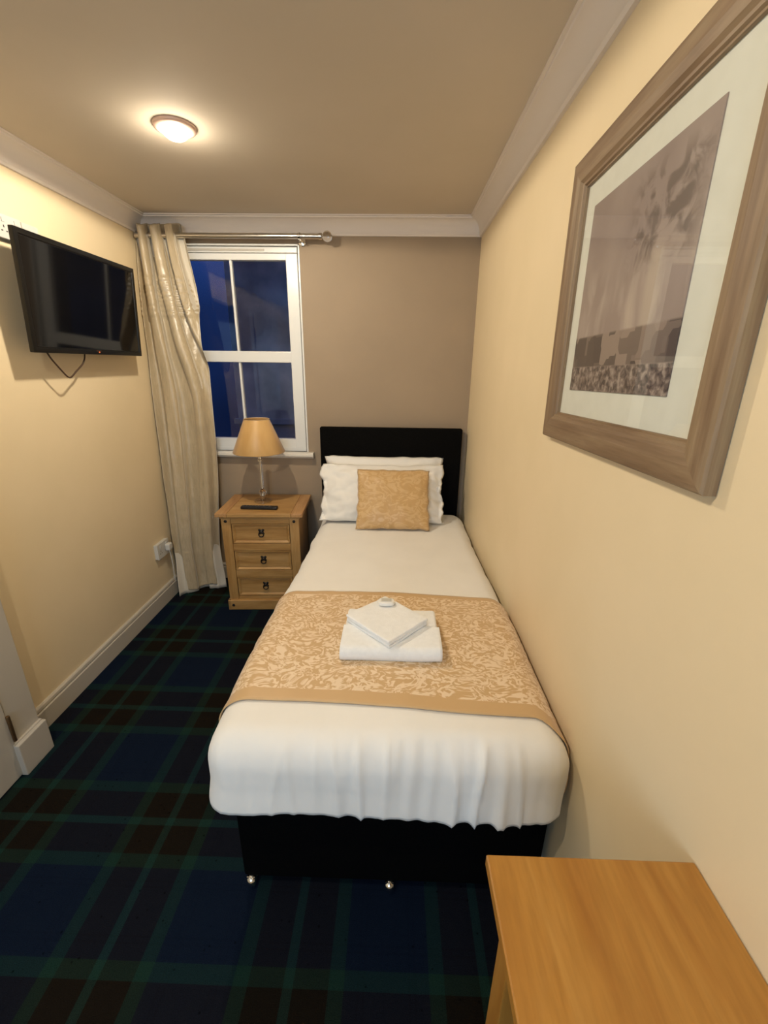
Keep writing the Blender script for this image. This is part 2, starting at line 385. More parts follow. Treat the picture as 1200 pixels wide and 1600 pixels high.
box(bm, (WX0, YB - .002, WZ0 - .03), (WX1, YB + .08, WZ0))
obj('window_sill', rel(bm, win), white, win)
# unseen window frame added to let the cool fill in, behind the camera
added_win = bpy.data.objects.new('added_rear_window', None); C.objects.link(added_win); added_win.location = ((RX0 + RX1) / 2, YF, RZ0); added_win['kind'] = 'structure'
bm = bmesh.new()
for a, b in (((RX0, YF - .08, RZ0), (RX0 + .05, YF - .02, RZ1)), ((RX1 - .05, YF - .08, RZ0), (RX1, YF - .02, RZ1)), ((RX0, YF - .08, RZ0), (RX1, YF - .02, RZ0 + .05)), ((RX0, YF - .08, RZ1 - .05), (RX1, YF - .02, RZ1))):
    box(bm, a, b, bev=.003)
obj('window_frame', rel(bm, added_win), upvc, added_win)

# neighbouring building seen through the glass
bm = bmesh.new()
box(bm, (-2.62, 7.2, -3), (3.5, 8.2, 6.5))
box(bm, (-2.67, 7.12, .62), (3.5, 7.2, .70)); box(bm, (-2.67, 7.12, 3.3), (3.5, 7.2, 3.42))
stone = noisy(mat('dark_stone', (.3, .3, .3), .9), (.30, .28, .22), (.85, .75, .55), 1.1, detail=6, bs=.5, bd=.05, lo=.4, hi=.68)
nb_o = obj('stone_building', bm, stone); tag(nb_o, 'dim grey stone building outside the window, across from the room', 'building')
bm = bmesh.new(); rbox(bm, (-1.35, 5.6, -3.), (-.35, 6.6, .78), .42, 6, (3, 3, 5), lambda p, n: p + n * .05 * fbm(p.x * 5, p.y * 5, p.z * 5))
tag(obj('clipped_bush', bm, mat('dark_leaves', (.03, .05, .03), .9), None, True), 'dark rounded bush outside, behind the lower right pane', 'bush')
# the ground outside keeps the bush and the building standing on something
struct('ground', nb((-12, YB + .5, -3.1), (8, 14, -3.0)), mat('dark_tarmac', (.05, .05, .05), .9))

# ------------------------------------------------------------------ ceiling downlights
def downlight(x, y, label):
    t = thing('ceiling_downlight', label, 'ceiling light', (x, y, ZC), 0, 'recessed ceiling downlights')
    bm = bmesh.new()
    lathe(bm, [(.074, 0), (.075, -.004), (.071, -.011), (.060, -.015), (.052, -.011), (.050, 0)], 48)
    obj('trim_ring', bm, mat('pinkish_brass_ring', (.62, .44, .36), .4, metal=.2), t, True)
    bm = bmesh.new()
    lathe(bm, [(.0495, -.004), (.047, -.018), (.040, -.029), (.028, -.037), (.014, -.041), (.001, -.042)], 40)
    obj('bulb', bm, bulbm, t, True)
    return t
downlight(*LAMPS[0], 'round recessed ceiling light with glowing bulb, left of the ceiling centre')
downlight(*LAMPS[1], 'round recessed ceiling light with glowing bulb, overhead behind the foot of the bed')

# ------------------------------------------------------------------ bed
BX0, BX1, BY0, BY1 = -.448, .470, .886, 2.85
bed = thing('single_bed', 'black divan single bed with plain black headboard, pushed against the cream wall', 'bed', ((BX0 + BX1) / 2, (BY0 + BY1) / 2, 0))
def relb(bm): return rel(bm, bed)
bm = nb((BX0, BY0, .045), (BX1, BY1, .333), bev=.012, seg=3); obj('divan_base', relb(bm), divanm, bed, True, angle=40)
bm = bmesh.new(); rbox(bm, (BX0 + .004, BY0 + .006, .335), (BX1 - .016, BY1 - .01, .560), .04, 4, (4, 6, 2)); obj('mattress', relb(bm), matt, bed, True)
bm = nb((-.503, 2.866, .34), (.452, 2.925, 1.178), bev=.008, seg=3); obj('headboard', relb(bm), headm, bed, True, angle=40)
for sx in (-.25, .2): obj('headboard_strut', relb(nb((sx - .03, 2.90, .05), (sx + .03, 2.92, .4))), black, bed)
for cx, cy in ((-.425, .893), (.012, .893), (.44, .893), (-.41, 2.78), (.0, 2.78), (.44, 2.78)):
    c = bmesh.new(); lathe(c, [(.001, -.013), (.020, -.012), (.0245, -.005), (.0245, .005), (.020, .012), (.001, .013)], 24, (cx, cy, .0245), axis='x')
    o = obj('castor', relb(c), chrome, bed, True, angle=40); o['label'] = 'small chrome castor'
    c = nb((cx - .004, cy - .004, .02), (cx + .004, cy + .004, .05)); box(c, (cx - .014, cy - .012, .038), (cx + .014, cy + .016, .047), bev=.003)
    obj('castor_fork', relb(c), chrome, o).location = -Vector(o.location)

# duvet -------------------------------------------------------------
DX0, DX1, DY0, DY1, DZ0, DZ1, DR = -.487, .483, .806, 2.835, .325, .672, .082
def sstep(a, b, x):
    t = min(max((x - a) / (b - a), 0), 1); return t * t * (3 - 2 * t)
def duvet_f(p, n, off=0.):
    q = p + n * off
    hgt = sstep(.45, .67, p.z)
    q.z -= .058 * sstep(1.25, 2.35, p.y) * hgt                      # lower towards the pillows
    q.z += hgt * (.006 * fbm(p.x * 3.1, p.y * 2.3, 1) + .003 * fbm(p.x * 9, p.y * 5, 4) - .010 * (p.x / .48) ** 2)
    # hem wavers, corners tuck in
    low = 1 - sstep(.42, .52, p.z)
    q.z += low * (.010 * fbm(p.x * 6, p.y * 6, 7) - .004)
    if n.y < -.15:                                                   # foot end: vertical creases that start below the edge
        k = min(1, (-n.y - .15) / .5); xx = p.x + .05 * (DZ1 - p.z)
        amt = sstep(-.45, .15, p.x) * .8 + .25
        zz = p.z * 2.2
        ridge = (1 - abs(fbm(xx * 17, zz, 3)) * 2) ** 3 if abs(fbm(xx * 17, zz, 3)) < .5 else 0
        d = .015 * ridge * sstep(.0, .5, fbm(xx * 6, zz * .8, 9) + .3) + .005 * fbm(xx * 38, zz * 1.6, 5) + .012 * fbm(p.x * 4, p.z * 5, 2)
        q.y -= k * (d * amt - .004 + .016 * (1 - sstep(.43, .56, p.z))) + .010 * (1 - abs(p.z - .55) / .14 if abs(p.z - .55) < .14 else 0)
    if n.x < -.15 or n.x > .15:
        k = min(1, (abs(n.x) - .15) / .5); s = -1 if n.x < 0 else 1
        d = .006 * fbm(p.y * 7, p.z * 5, 12) + .004 * fbm(p.y * 18, p.z * 4, 15)
        lowin = .014 * (1 - sstep(.42, .55, p.z))
        if s > 0: q.x -= k * (abs(d) + .5 * lowin) - off * 0
        else: q.x += -k * d - lowin * 1.2
    return q
bm = bmesh.new()
rbox(bm, (DX0, DY0, DZ0), (DX1, DY1, DZ1), DR, 7, (110, 90, 22), lambda p, n: duvet_f(p, n),
     keep=lambda ps: all(p.z > .450 for p in ps) and not all(abs(p.y - DY1) < 1e-6 for p in ps))
duv = obj('duvet', bm, sheet, None, True)
sol = duv.modifiers.new('thickness', 'SOLIDIFY'); sol.thickness = .024; sol.offset = -1
tag(duv, 'white cotton duvet spread over the single bed, hanging over its foot end', 'duvet')

# bed runner: follows the duvet's own surface a few millimetres above it
def section(n_side=10, n_arc=8, n_top=70, zlow=.485):
    pts = []
    for i in range(n_side + 1): pts.append((Vector((DX0, 0, zlow + (DZ1 - DR - zlow) * i / n_side)), Vector((-1, 0, 0))))
    for i in range(1, n_arc + 1):
        a = PI / 2 * i / n_arc; n = Vector((-math.cos(a), 0, math.sin(a))); pts.append((Vector((DX0 + DR, 0, DZ1 - DR)) + n * DR, n))
    for i in range(1, n_top): pts.append((Vector((DX0 + DR + (DX1 - DX0 - 2 * DR) * i / n_top, 0, DZ1)), Vector((0, 0, 1))))
    for i in range(n_arc + 1):
        a = PI / 2 * i / n_arc; n = Vector((math.sin(a), 0, math.cos(a))); pts.append((Vector((DX1 - DR, 0, DZ1 - DR)) + n * DR, n))
    for i in range(1, n_side + 1): pts.append((Vector((DX1, 0, DZ1 - DR - (DZ1 - DR - zlow) * i / n_side)), Vector((1, 0, 0))))
    return pts
sec = section(); NV = 60
bm = bmesh.new(); uvl = bm.loops.layers.uv.new('UVMap'); G = []; UV = {}
for i, (p, n) in enumerate(sec):
    y0 = .962 - .030 * (p.x + .45) / .9 - .006 * math.sin(p.x * 7) - .045 * sstep(.40, .483, p.x) - .02 * (1 - sstep(.5, .6, p.z)) * (p.x > 0)
    y1 = 1.612 - .028 * (p.x + .45) / .9 + .007 * math.sin(p.x * 9 + 1) - .012 * sstep(.40, .483, abs(p.x)) 
    row = []
    for j in range(NV + 1):
        y = y0 + (y1 - y0) * j / NV
        pp = Vector((p.x, max(y, DY0 + .03), p.z)); nn = Vector(n)
        if y < DY0 + DR:                # over the foot edge the surface starts to curve away
            c = Vector((min(max(p.x, DX0 + DR), DX1 - DR), DY0 + DR, min(p.z, DZ1 - DR))); d = pp - c
            if d.length > 1e-5: nn = d.normalized(); pp = c + nn * DR
        q = duvet_f(pp, nn, .0045)
        if q.x > XR - .004: q.x = XR - .004
        q.z += .0012 * fbm(p.x * 12, y * 14, 30)
        v = bm.verts.new(q); row.append(v); UV[v] = (p.x, (y - y0) / (y1 - y0))
    G.append(row)
for a, b in zip(G, G[1:]):
    for j in range(NV):
        f = bm.faces.new((a[j], b[j], b[j + 1], a[j + 1]))
        for l in f.loops: l[uvl].uv = UV[l.vert]
run = obj('bed_runner', bm, damask('gold_damask_runner', (.075, .955), sc=38, amount=.9, base=(.59, .38, .175), light=(.84, .66, .45)), None, True)
so = run.modifiers.new('thickness', 'SOLIDIFY'); so.thickness = .003; so.offset = 1
tag(run, 'gold damask bed runner with plain gold bands, laid across the white duvet', 'bed runner')

# pillows and cushion ----------------------------------------------
def pillow_mesh(w_, h_, t_, seed, ears=0., nu=46, nv=34, pw=2.6, wr=.008, sq=.05):
    bm = bmesh.new(); rows = {}
    for s in (1, -1):
        for i in range(nu + 1):
            for j in range(nv + 1):
                u = -1 + 2 * i / nu; v = -1 + 2 * j / nv
                edge = i in (0, nu) or j in (0, nv)
                if edge and s == -1: rows[(s, i, j)] = rows[(1, i, j)]; continue
                uu = min(1, abs(u) / ears) if ears else abs(u); th = t_ / 2 * ((1 - uu ** pw) ** .6) * ((1 - abs(v) ** pw) ** .6) + (.0012 if not edge else 0)
                x = u * w_ / 2 * (1 - sq * (1 - v * v) * abs(u) ** 3); y = v * h_ / 2 * (1 - sq * (1 - u * u) * abs(v) ** 3 * .8)
                k = 0 if edge else 1
                z = s * th + k * wr * (fbm(u * 3 + seed, v * 3, s) + .5 * fbm(u * 9 + seed, v * 6, s * 2)) * (abs(u) * .9 + .3)
                x += .012 * fbm(v * 4 + seed, s * 0, 3) * abs(u) ** 4; y += .010 * fbm(u * 4 + seed, 5, 3) * abs(v) ** 4
                if ears and abs(u) > ears - .06:
                    e = min(1, (abs(u) - ears + .06) / .12); sg = 1 if u > 0 else -1
                    z += e * (.030 * fbm(v * 2.6 + seed * sg, 4, 1) + .010 * fbm(v * 7 + seed, sg * 3, 2)); x += sg * e * .030 * fbm(v * 2.1 + seed * 2, sg, 6); y += e * .012 * fbm(v * 3, sg, seed)
                rows[(s, i, j)] = bm.verts.new((x, y, z))
        for i in range(nu):
            for j in range(nv):
                q = [rows[(s, i, j)], rows[(s, i + 1, j)], rows[(s, i + 1, j + 1)], rows[(s, i, j + 1)]]
                bm.faces.new(q if s > 0 else q[::-1])
    return bm
def place(o, x, y, z, tilt, rz=0, ry=0):
    o.rotation_mode = 'XYZ'; o.location = (x, y, z)
    o.matrix_world = Matrix.Translation((x, y, z)) @ Matrix.Rotation(rz, 4, 'Z') @ Matrix.Rotation(tilt, 4, 'X') @ Matrix.Rotation(ry, 4, 'Z')
bm = pillow_mesh(.80, .40, .105, 3.3, .93, wr=.010)
o = obj('pillow', bm, sheet, None, True); so = o.modifiers.new('cloth', 'SOLIDIFY'); so.thickness = .0015
place(o, -.065, 2.785, .805, math.radians(70)); tag(o, 'white pillow at the back, only its top edge showing against the black headboard', 'pillow', 'white pillows on the bed')
bm = pillow_mesh(.81, .385, .13, 8.1, .92, wr=.022, nu=70, nv=44)
o = obj('pillow', bm, sheet, None, True); so = o.modifiers.new('cloth', 'SOLIDIFY'); so.thickness = .0015
place(o, -.075, 2.655, .792, math.radians(60)); tag(o, 'white pillow in front, right behind the gold cushion', 'pillow', 'white pillows on the bed')
bm = pillow_mesh(.455, .385, .085, 5.7, pw=3.2, wr=.008, sq=.03)
o = obj('cushion', bm, damask('gold_damask_cushion', None, base=(.54, .335, .135), light=(.68, .475, .25), sc=20, amount=.55), None, True)
place(o, -.003, 2.535, .788, math.radians(60), math.radians(1)); tag(o, 'square gold damask cushion leaning on the white pillows', 'cushion')

# towels --------------------------------------------------------------
def towel(name, w_, d_, t_, layers, seed):
    """folded towel: stacked soft layers joined by a rounded fold at the front"""
    bm = bmesh.new(); lt = t_ / layers
    for k in range(layers):
        def f(p, n, k=k):
            q = Vector(p); q.z += .0035 * fbm(p.x * 9 + seed, p.y * 9, k) + .0015 * fbm(p.x * 30 + seed, p.y * 30, k)
            q.x += .002 * fbm(p.y * 8, k, seed); q.y += .003 * fbm(p.x * 7, k + 3, seed); return q
        ins = .003 * (k % 2)
        rbox(bm, (-w_ / 2 + ins, -d_ / 2 + .001, k * lt), (w_ / 2 - ins, d_ / 2 - ins, (k + 1) * lt + .002), lt * .48, 3, (18, 16, 1), f)
    return bm
zt_ = .676
t1 = thing('bath_towel', 'large white bath towel folded flat on the gold bed runner', 'towel', (0.002, 1.258, zt_))
bm = towel('t', .325, .235, .050, 2, 1.0); 
# front fold wrapping both layers
n_ = 14
pr = []
for i in range(n_ + 1):
    a = -PI / 2 + PI * i / n_; pr.append((-.105 - .028 * math.cos(a), .026 + .0265 * math.sin(a)))
pr.append((.0, .0535)); pr.append((.0, -.0)); 
A_, B_ = [], []
NX = 30; rowsx = []
for k in range(NX + 1):
    x = -.1635 + .327 * k / NX
    rowsx.append([bm.verts.new((x, y + .003 * fbm(x * 8, 2), z + .0035 * fbm(x * 9 + 1, y * 9, 1) + .001)) for (y, z) in pr[:n_ + 2]])
for a, b in zip(rowsx, rowsx[1:]):
    for j in range(n_ + 1): bm.faces.new((a[j], b[j], b[j + 1], a[j + 1]))
bm.faces.new(rowsx[0]); bm.faces.new(rowsx[-1])
obj('folded_body', bm, terry, t1, True)
t2 = thing('hand_towel', 'small white hand towel folded to a diamond on top of the bath towel', 'towel', (-.014, 1.274, zt_ + .0545), math.radians(46))
bm = towel('h', .190, .212, .024, 3, 5.0); obj('folded_body', bm, terry, t2, True)
s3 = thing('soap_bar', 'small round white wrapped soap on the far corner of the hand towel', 'soap', (-.018, 1.352, zt_ + .0545 + .0285))
bm = bmesh.new(); rbox(bm, (-.031, -.021, 0), (.031, .021, .016), .0075, 4, (6, 4, 1), lambda p, n: Vector((p.x * (1 - .18 * (p.y / .021) ** 2), p.y * (1 - .25 * (p.x / .031) ** 2), p.z))); obj('bar', bm, soapm, s3, True)
bm = bmesh.new(); rbox(bm, (-.018, -.010, .0150), (.018, .010, .0180), .0012, 2, (4, 3, 1)); o = obj('wrapper_seal', bm, mat('grey_paper', (.52, .50, .44), .4), s3, True)

# ------------------------------------------------------------------ bedside cabinet
ns = thing('bedside_cabinet', 'waxed pine bedside cabinet with three drawers and black ring pulls', 'bedside cabinet', (-.8525, 2.697, 0), math.radians(3.2))
W2, D2, NH = .272, .212, .690
bm = bmesh.new()   # top: centre board between two end boards
box(bm, (-W2 + .0725, -D2, NH - .024), (W2 - .0725, D2, NH), bev=.003)
obj('tabletop', bm, pine, ns)
for s in (-1, 1):
    a, b = sorted((s * (W2 - .0715), s * W2)); bm = nb((a, -D2, NH - .024), (b, D2, NH), bev=.003); obj('end_board', bm, pine_y, ns)
obj('top_moulding', nb((-.252, -.196, NH - .040), (.252, .2, NH - .024), bev=.005), pine, ns)
BW, BD = .240, .186
fy = -BD
bm = bmesh.new()
box(bm, (-BW, fy + .02, .07), (-BW + .02, BD, NH - .04)); box(bm, (BW - .02, fy + .02, .07), (BW, BD, NH - .04)); box(bm, (-BW, BD - .012, .07), (BW, BD, NH - .04))
box(bm, (-BW + .01, fy + .03, .07), (BW - .01, BD, .09))
obj('carcass', bm, pine_v, ns)
for s in (-1, 1):
    a, b = sorted((s * (BW - .055), s * (BW + .004))); obj('corner_post', nb((a, fy - .004, .07), (b, fy + .03, NH - .04), bev=.003), pine_v, ns)
zs = [(.478, .612), (.288, .425), (.098, .235)]
for z0, z1 in ((.612, .650), (.425, .478), (.235, .288), (.070, .098)):
    obj('rail', nb((-BW + .056, fy, z0 + .002), (BW - .056, fy + .03, z1 - .002), bev=.0015), pine, ns)
bm = nb((-BW - .014, fy - .018, 0), (BW + .014, fy + .006, .072), bev=.005); box(bm, (-BW - .014, fy - .018, 0), (-BW + .006, BD, .072), bev=.004); box(bm, (BW - .006, fy - .018, 0), (BW + .014, BD, .072), bev=.004)
obj('plinth', bm, pine, ns)
for z0, z1 in zs:
    x = BW - .059
    bm = nb((-x, fy + .001, z0 + .001), (x, fy + .20, z1 - .001))
    ff = [f for f in bm.faces if f.normal.y < -.9]
    r = bmesh.ops.inset_region(bm, faces=ff, thickness=.010, depth=0); r = bmesh.ops.inset_region(bm, faces=ff, thickness=.016, depth=-.010)
    r = bmesh.ops.inset_region(bm, faces=ff, thickness=.003, depth=.002)
    d = obj('drawer', bm, pine, ns)
    zc = (z0 + z1) / 2 + .012
    hb = bmesh.new(); lathe(hb, [(.015, 0), (.0145, -.003), (.006, -.005), (.005, -.011), (.001, -.012)], 20, (0, fy + .0095, zc), axis='y')
    for a in range(4):
        an = PI / 4 + a * PI / 2; lathe(hb, [(.0085, 0), (.0078, -.002), (.001, -.003)], 12, (.016 * math.cos(an), fy + .0095, zc + .016 * math.sin(an)), axis='y')
    ring = bmesh.new(); tube(ring, [(.016 * math.sin(a), fy - .001, zc - .016 + .016 * math.cos(a)) for a in [2 * PI * k / 24 for k in range(24)]] + [(0, fy - .001, zc + .0005)], .0032, 8)
    pl = obj('pull_plate', hb, iron, d, True); pl['label'] = 'black iron flower-shaped plate'
    obj('ring_pull', ring, iron, d, True)
for x, z in ((-BW + .024, NH - .058), (BW - .026, NH - .058), (-BW + .020, .036), (BW - .020, .036)):
    bm = bmesh.new(); yy = fy - .004 if z > .2 else fy - .018
    lathe(bm, [(.0105, 0.001), (.0105, -.002), (.006, -.004), (.001, -.005)], 6, (x, yy, z), axis='y'); obj('stud', bm, iron, ns)

# lamp ---------------------------------------------------------------
lp = thing('table_lamp', 'glass table lamp with a gold satin tapered shade, on the bedside cabinet', 'table lamp', (-.884, 2.742, NH))
def sh(r0, z0, r1, z1, n=72):
    bm = bmesh.new(); lathe(bm, [(r0, z0), (r0 + .0015, z0 + .003), (r1 + .0015, z1 - .003), (r1, z1)], n); return bm
bm = sh(.164, .340, .079, .551); o = obj('lamp_shade', bm, shadem, lp, True); so = o.modifiers.new('t', 'SOLIDIFY'); so.thickness = .002
bm = bmesh.new(); tube(bm, [(.0795 * math.cos(a), .0795 * math.sin(a), .551) for a in [2 * PI * k / 48 for k in range(49)]], .002, 6); ob = obj('shade_rim', bm, mat('pale_gold_rim', (.62, .45, .25), .4), o, True)
bm = bmesh.new(); lathe(bm, [(.001, .000), (.058, 0), (.060, .004), (.058, .010), (.034, .014), (.016, .018), (.011, .024), (.014, .030), (.010, .036), (.001, .037)], 36); obj('glass_foot', bm, acryl, lp, True)
bm = bmesh.new(); lathe(bm, [(.001, .037)] + [(.024 * math.sin(PI * k / 14) + .0005, .063 - .026 * math.cos(PI * k / 14)) for k in range(1, 14)] + [(.001, .089)], 32); obj('glass_ball', bm, glass, lp, True)
bm = bmesh.new(); lathe(bm, [(.001, .089), (.008, .090), (.0095, .100), (.0095, .270), (.011, .280), (.001, .281)], 24); obj('glass_stem', bm, glass, lp, True)
bm = bmesh.new(); lathe(bm, [(.001, .281), (.016, .281), (.016, .288), (.0125, .292), (.0125, .345), (.001, .346)], 24, cap=False)
lathe(bm, [(.0035, .089), (.0035, .281)], 10); lathe(bm, [(.001, .030), (.0035, .030), (.0035, .089)], 10)
obj('socket_fitting', bm, chrome, lp, True, angle=40)
bm = bmesh.new(); lathe(bm, [(.012, .345), (.014, .352), (.026, .385), (.030, .405), (.026, .425), (.014, .437), (.001, .440)], 24); obj('unlit_bulb', bm, mat('frosted_bulb', (.8, .78, .72), .3), lp, True)
bm = bmesh.new()
for k in range(3):
    a = 2 * PI * k / 3 + .4; tube(bm, [(.012 * math.cos(a), .012 * math.sin(a), .344), (.09 * math.cos(a), .09 * math.sin(a), .500), (.0795 * math.cos(a) * 1.26, .0795 * math.sin(a) * 1.26, .500)], .0015, 6)
obj('shade_carrier', bm, chrome, lp, True)

# remote --------------------------------------------------------------
rm = thing('remote_control', 'black television remote lying on the bedside cabinet in front of the lamp', 'remote control', (-.862, 2.583, NH), math.radians(-1))
bm = bmesh.new(); rbox(bm, (-.118, -.021, 0), (.118, .021, .019), .006, 3, (10, 3, 1)); obj('body', bm, black, rm, True)
gb = mat('grey_rubber', (.05, .05, .055), .6)
for i in range(10):
    for j in range(3):
        bm = nb((-.098 + i * .0185, -.0135 + j * .010, .0185), (-.098 + i * .0185 + .010, -.0135 + j * .010 + .0055, .0205), bev=.0008); obj('button', bm, gb, rm)

# ------------------------------------------------------------------ curtain and pole
pole = thing('curtain_pole', 'brushed steel curtain pole with clear ball end, above the window', 'curtain pole', (-1.0, 2.858, 2.281))
bm = bmesh.new(); lathe(bm, [(.001, -.55), (.0145, -.55), (.0145, .535), (.0175, .536), (.0175, .552), (.012, .556), (.001, .556)], 24, axis='x'); obj('pole', bm, steel, pole, True, angle=40)
bm = bmesh.new(); lathe(bm, [(.0005, .556)] + [(.029 * math.sin(PI * k / 16), .584 - .029 * math.cos(PI * k / 16)) for k in range(1, 16)] + [(.0005, .613)], 28, axis='x'); o = obj('ball_finial', bm, glass, pole, True); o['label'] = 'clear ball finial'
for bx in (.420, -.40):
    bm = bmesh.new(); lathe(bm, [(.0185, bx - .006), (.0185, bx + .006)], 24, axis='x'); lathe(bm, [(.0152, bx - .006), (.0152, bx + .006)], 24, axis='x')
    tube(bm, [(bx, .016, -.004), (bx, .05, -.008), (bx, .086, -.010)], .006, 10)
    lathe(bm, [(.001, .0875), (.022, .0875), (.022, .080), (.019, .078), (.001, .078)], 24, (bx, 0, -.012), axis='y')
    lathe(bm, [(.001, -.010), (.005, -.010), (.005, .004), (.001, .004)], 10, (bx + .008, 0, -.020), axis='y')
    obj('bracket', bm, chrome, pole, True, angle=40)

cur = thing('curtain', 'beige faux silk curtain gathered at the left of the window, reaching the floor', 'curtain', (-1.40, 2.80, 0))
def lerp_tab(tab, z):
    for (z0, v0), (z1, v1) in zip(tab, tab[1:]):
        if z <= z1:
            t = (z - z0) / (z1 - z0) if z1 > z0 else 0; t = min(max(t, 0), 1); return v0 + (v1 - v0) * t
    return tab[-1][1]
RT = [(0, -1.250), (.3, -1.262), (.55, -1.245), (.76, -1.226), (1.07, -1.208), (1.4, -1.206), (1.6, -1.210), (1.83, -1.222), (2.07, -1.236), (2.28, -1.262), (2.34, -1.268)]
LT = [(0, -1.515), (.4, -1.535), (.8, -1.546), (1.2, -1.550), (1.8, -1.553), (2.34, -1.553)]
LY = [(0, 2.668), (.4, 2.70), (.9, 2.745), (1.5, 2.79), (2.1, 2.835), (2.28, 2.858), (2.34, 2.858)]
RY = [(0, 2.790), (.5, 2.80), (.9, 2.818), (1.2, 2.822), (1.6, 2.835), (2.1, 2.855), (2.28, 2.858), (2.34, 2.858)]
def cur_pt(u, z, dy=0):
    xl, xr, yl, yr = lerp_tab(LT, z), lerp_tab(RT, z), lerp_tab(LY, z), lerp_tab(RY, z)
    A = .036 if z > 1.2 else .022 + .014 * max(z - .3, 0) / .9
    if z > 2.0: A = .040 + .012 * (z - 2.0) / .34
    nw = 2.1 + 1.4 * sstep(1.3, 2.2, z); ph = 2 * PI * (nw * u ** (1 - .15 * (1 - z / 2.34)) + .28 + .12 * fbm(z * 1.1, 2, 1))
    A *= (1 + .25 * fbm(u * 3, z * 1.3, 5))
    f_ = math.cos(ph); 
    y = yl + (yr - yl) * u - A * (f_ * .85 + .22 * math.cos(2.3 * ph + z * 1.7)) 
    x = xl + (xr - xl) * u + .016 * math.sin(2 * ph) * math.sin(PI * u)
    y += .006 * fbm(u * 14, z * 2, 8) + .008 * fbm(u * 5, z * 4, 6)
    if 1.84 < z < 2.06:                # band of horizontal pintucks
        y -= .010 * abs(math.sin((z - 1.84) * PI / .0275 )) * (.7 + .6 * fbm(u * 8, z * 9, 2))
        x += .002 * fbm(u * 20, z * 30, 3)
    if z < .5: y += .012 * (1 - z / .5) * fbm(u * 4, z * 3, 11)
    return Vector((max(x, XL + .006), min(y + dy, YB - .012 if z > 1.05 or z < .9 else YB - .062), z))
bm = bmesh.new(); NU, NZ = 120, 260; G = []
for i in range(NU + 1):
    u = i / NU; col = []
    ztop = 2.338 + .012 * math.sin(u * 23) + .006 * math.sin(u * 51)
    zbot = .030 + .012 * math.sin(u * 9 + 1)
    for j in range(NZ + 1):
        z = zbot + (ztop - zbot) * j / NZ; q = cur_pt(u, z); q.z = z - .006 * (1 - math.cos((z - 1.84) * 2 * PI / .03)) * .0
        col.append(bm.verts.new(q - Vector(cur.location)))
    G.append(col)
for a, b in zip(G, G[1:]):
    for j in range(NZ): bm.faces.new((a[j], b[j], b[j + 1], a[j + 1]))
o = obj('curtain_panel', bm, curtm, cur, True); so = o.modifiers.new('t', 'SOLIDIFY'); so.thickness = .0018
bm = bmesh.new(); G = []
for i in range(81):
    u = i / 80; col = []
    for j in range(91):
        z = .006 + 2.28 * (j / 90); 
        q = cur_pt(u, z); q.y += .008; q.x += .003 * u; fl = max(0, 1 - z / .35)
        q.y += fl * (.012 * fbm(u * 6, z * 6))
        if u > .8: q.x += fl * .022 * (u - .8) / .2; q.y -= fl * .035 * (u - .8) / .2 
        if u < .25: q.y -= fl * .060 * (.25 - u) / .25; q.x += fl * .014 * (.25 - u) / .25
        q.y = min(q.y, YB - .068); col.append(bm.verts.new(q - Vector(cur.location)))
    G.append(col)
for a, b in zip(G, G[1:]):
    for j in range(90): bm.faces.new((a[j], b[j], b[j + 1], a[j + 1]))
o = obj('curtain_lining', bm, lining, cur, True); so = o.modifiers.new('t', 'SOLIDIFY'); so.thickness = .0012; o['label'] = 'ivory lining showing at the hem'

# ------------------------------------------------------------------ television
tvw, tvh = .775, .447
tv = thing('television', 'black flat screen television on a wall bracket, beside the curtain', 'television', (-1.452, 2.195, 1.832))
tilt = math.radians(3.9)
TM = Matrix.Rotation(tilt, 4, 'Y') 
def tvm(bm): bmesh.ops.transform(bm, matrix=TM, verts=bm.verts); return bm
bm = nb((-.020, -tvw / 2, -tvh / 2), (0, tvw / 2, tvh / 2), bev=.004, seg=3)
ff = [f for f in bm.faces if f.normal.x > .9 and f.calc_area() > .1]
bmesh.ops.inset_region(bm, faces=ff, thickness=.022, depth=0); bmesh.ops.inset_region(bm, faces=ff, thickness=.003, depth=-.004)
obj('bezel', tvm(bm), mat('gloss_black_bezel', (.005, .0045, .004), .3, spec=.3), tv, True, angle=30)
bm = nb((-.008, -tvw / 2 + .0245, -tvh / 2 + .0245), (-.0035, tvw / 2 - .0245, tvh / 2 - .0245)); obj('screen', tvm(bm), screenm, tv)
bm = nb((-.062, -.25, -.15), (-.020, .25, .12), bev=.008); obj('back_housing', tvm(bm), black, tv)
bm = nb((-.112, -.12, -.10), (-.108, .12, .10)); box(bm, (-.110, -.09, -.02), (-.058, -.07, .02)); box(bm, (-.110, .07, -.02), (-.058, .09, .02)); obj('wall_bracket', bm, iron, tv)
bm = nb((-.001, .012, -.2145), (.0015, .018, -.2095)); obj('standby_light', tvm(bm), ledm, tv)
bm = nb((-.001, -.006, -.2075), (.0012, .030, -.2045)); obj('maker_mark', tvm(bm), mat('dim_red_print', (.10, .035, .02), .4), tv)
pts = [(-1.505, 1.905, 1.66), (-1.503, 1.921, 1.60), (-1.50, 1.965, 1.548), (-1.50, 2.000, 1.512), (-1.50, 2.014, 1.505), (-1.50, 2.03, 1.508), (-1.50, 2.07, 1.535), (-1.50, 2.125, 1.566), (-1.502, 2.152, 1.60), (-1.505, 2.16, 1.66)]
def smoothp(p, n=2):
    p = [Vector(q) for q in p]
    for _ in range(n):
        r = [p[0]]
        for a, b in zip(p, p[1:]): r += [a * .75 + b * .25, a * .25 + b * .75]
        p = r + [p[-1]]
    return p
bm = tube(bmesh.new(), [q - Vector(tv.location) for q in smoothp(pts)], .0035, 8); o = obj('cable', bm, cablem, tv, True); o['label'] = 'thin brown looped cable'

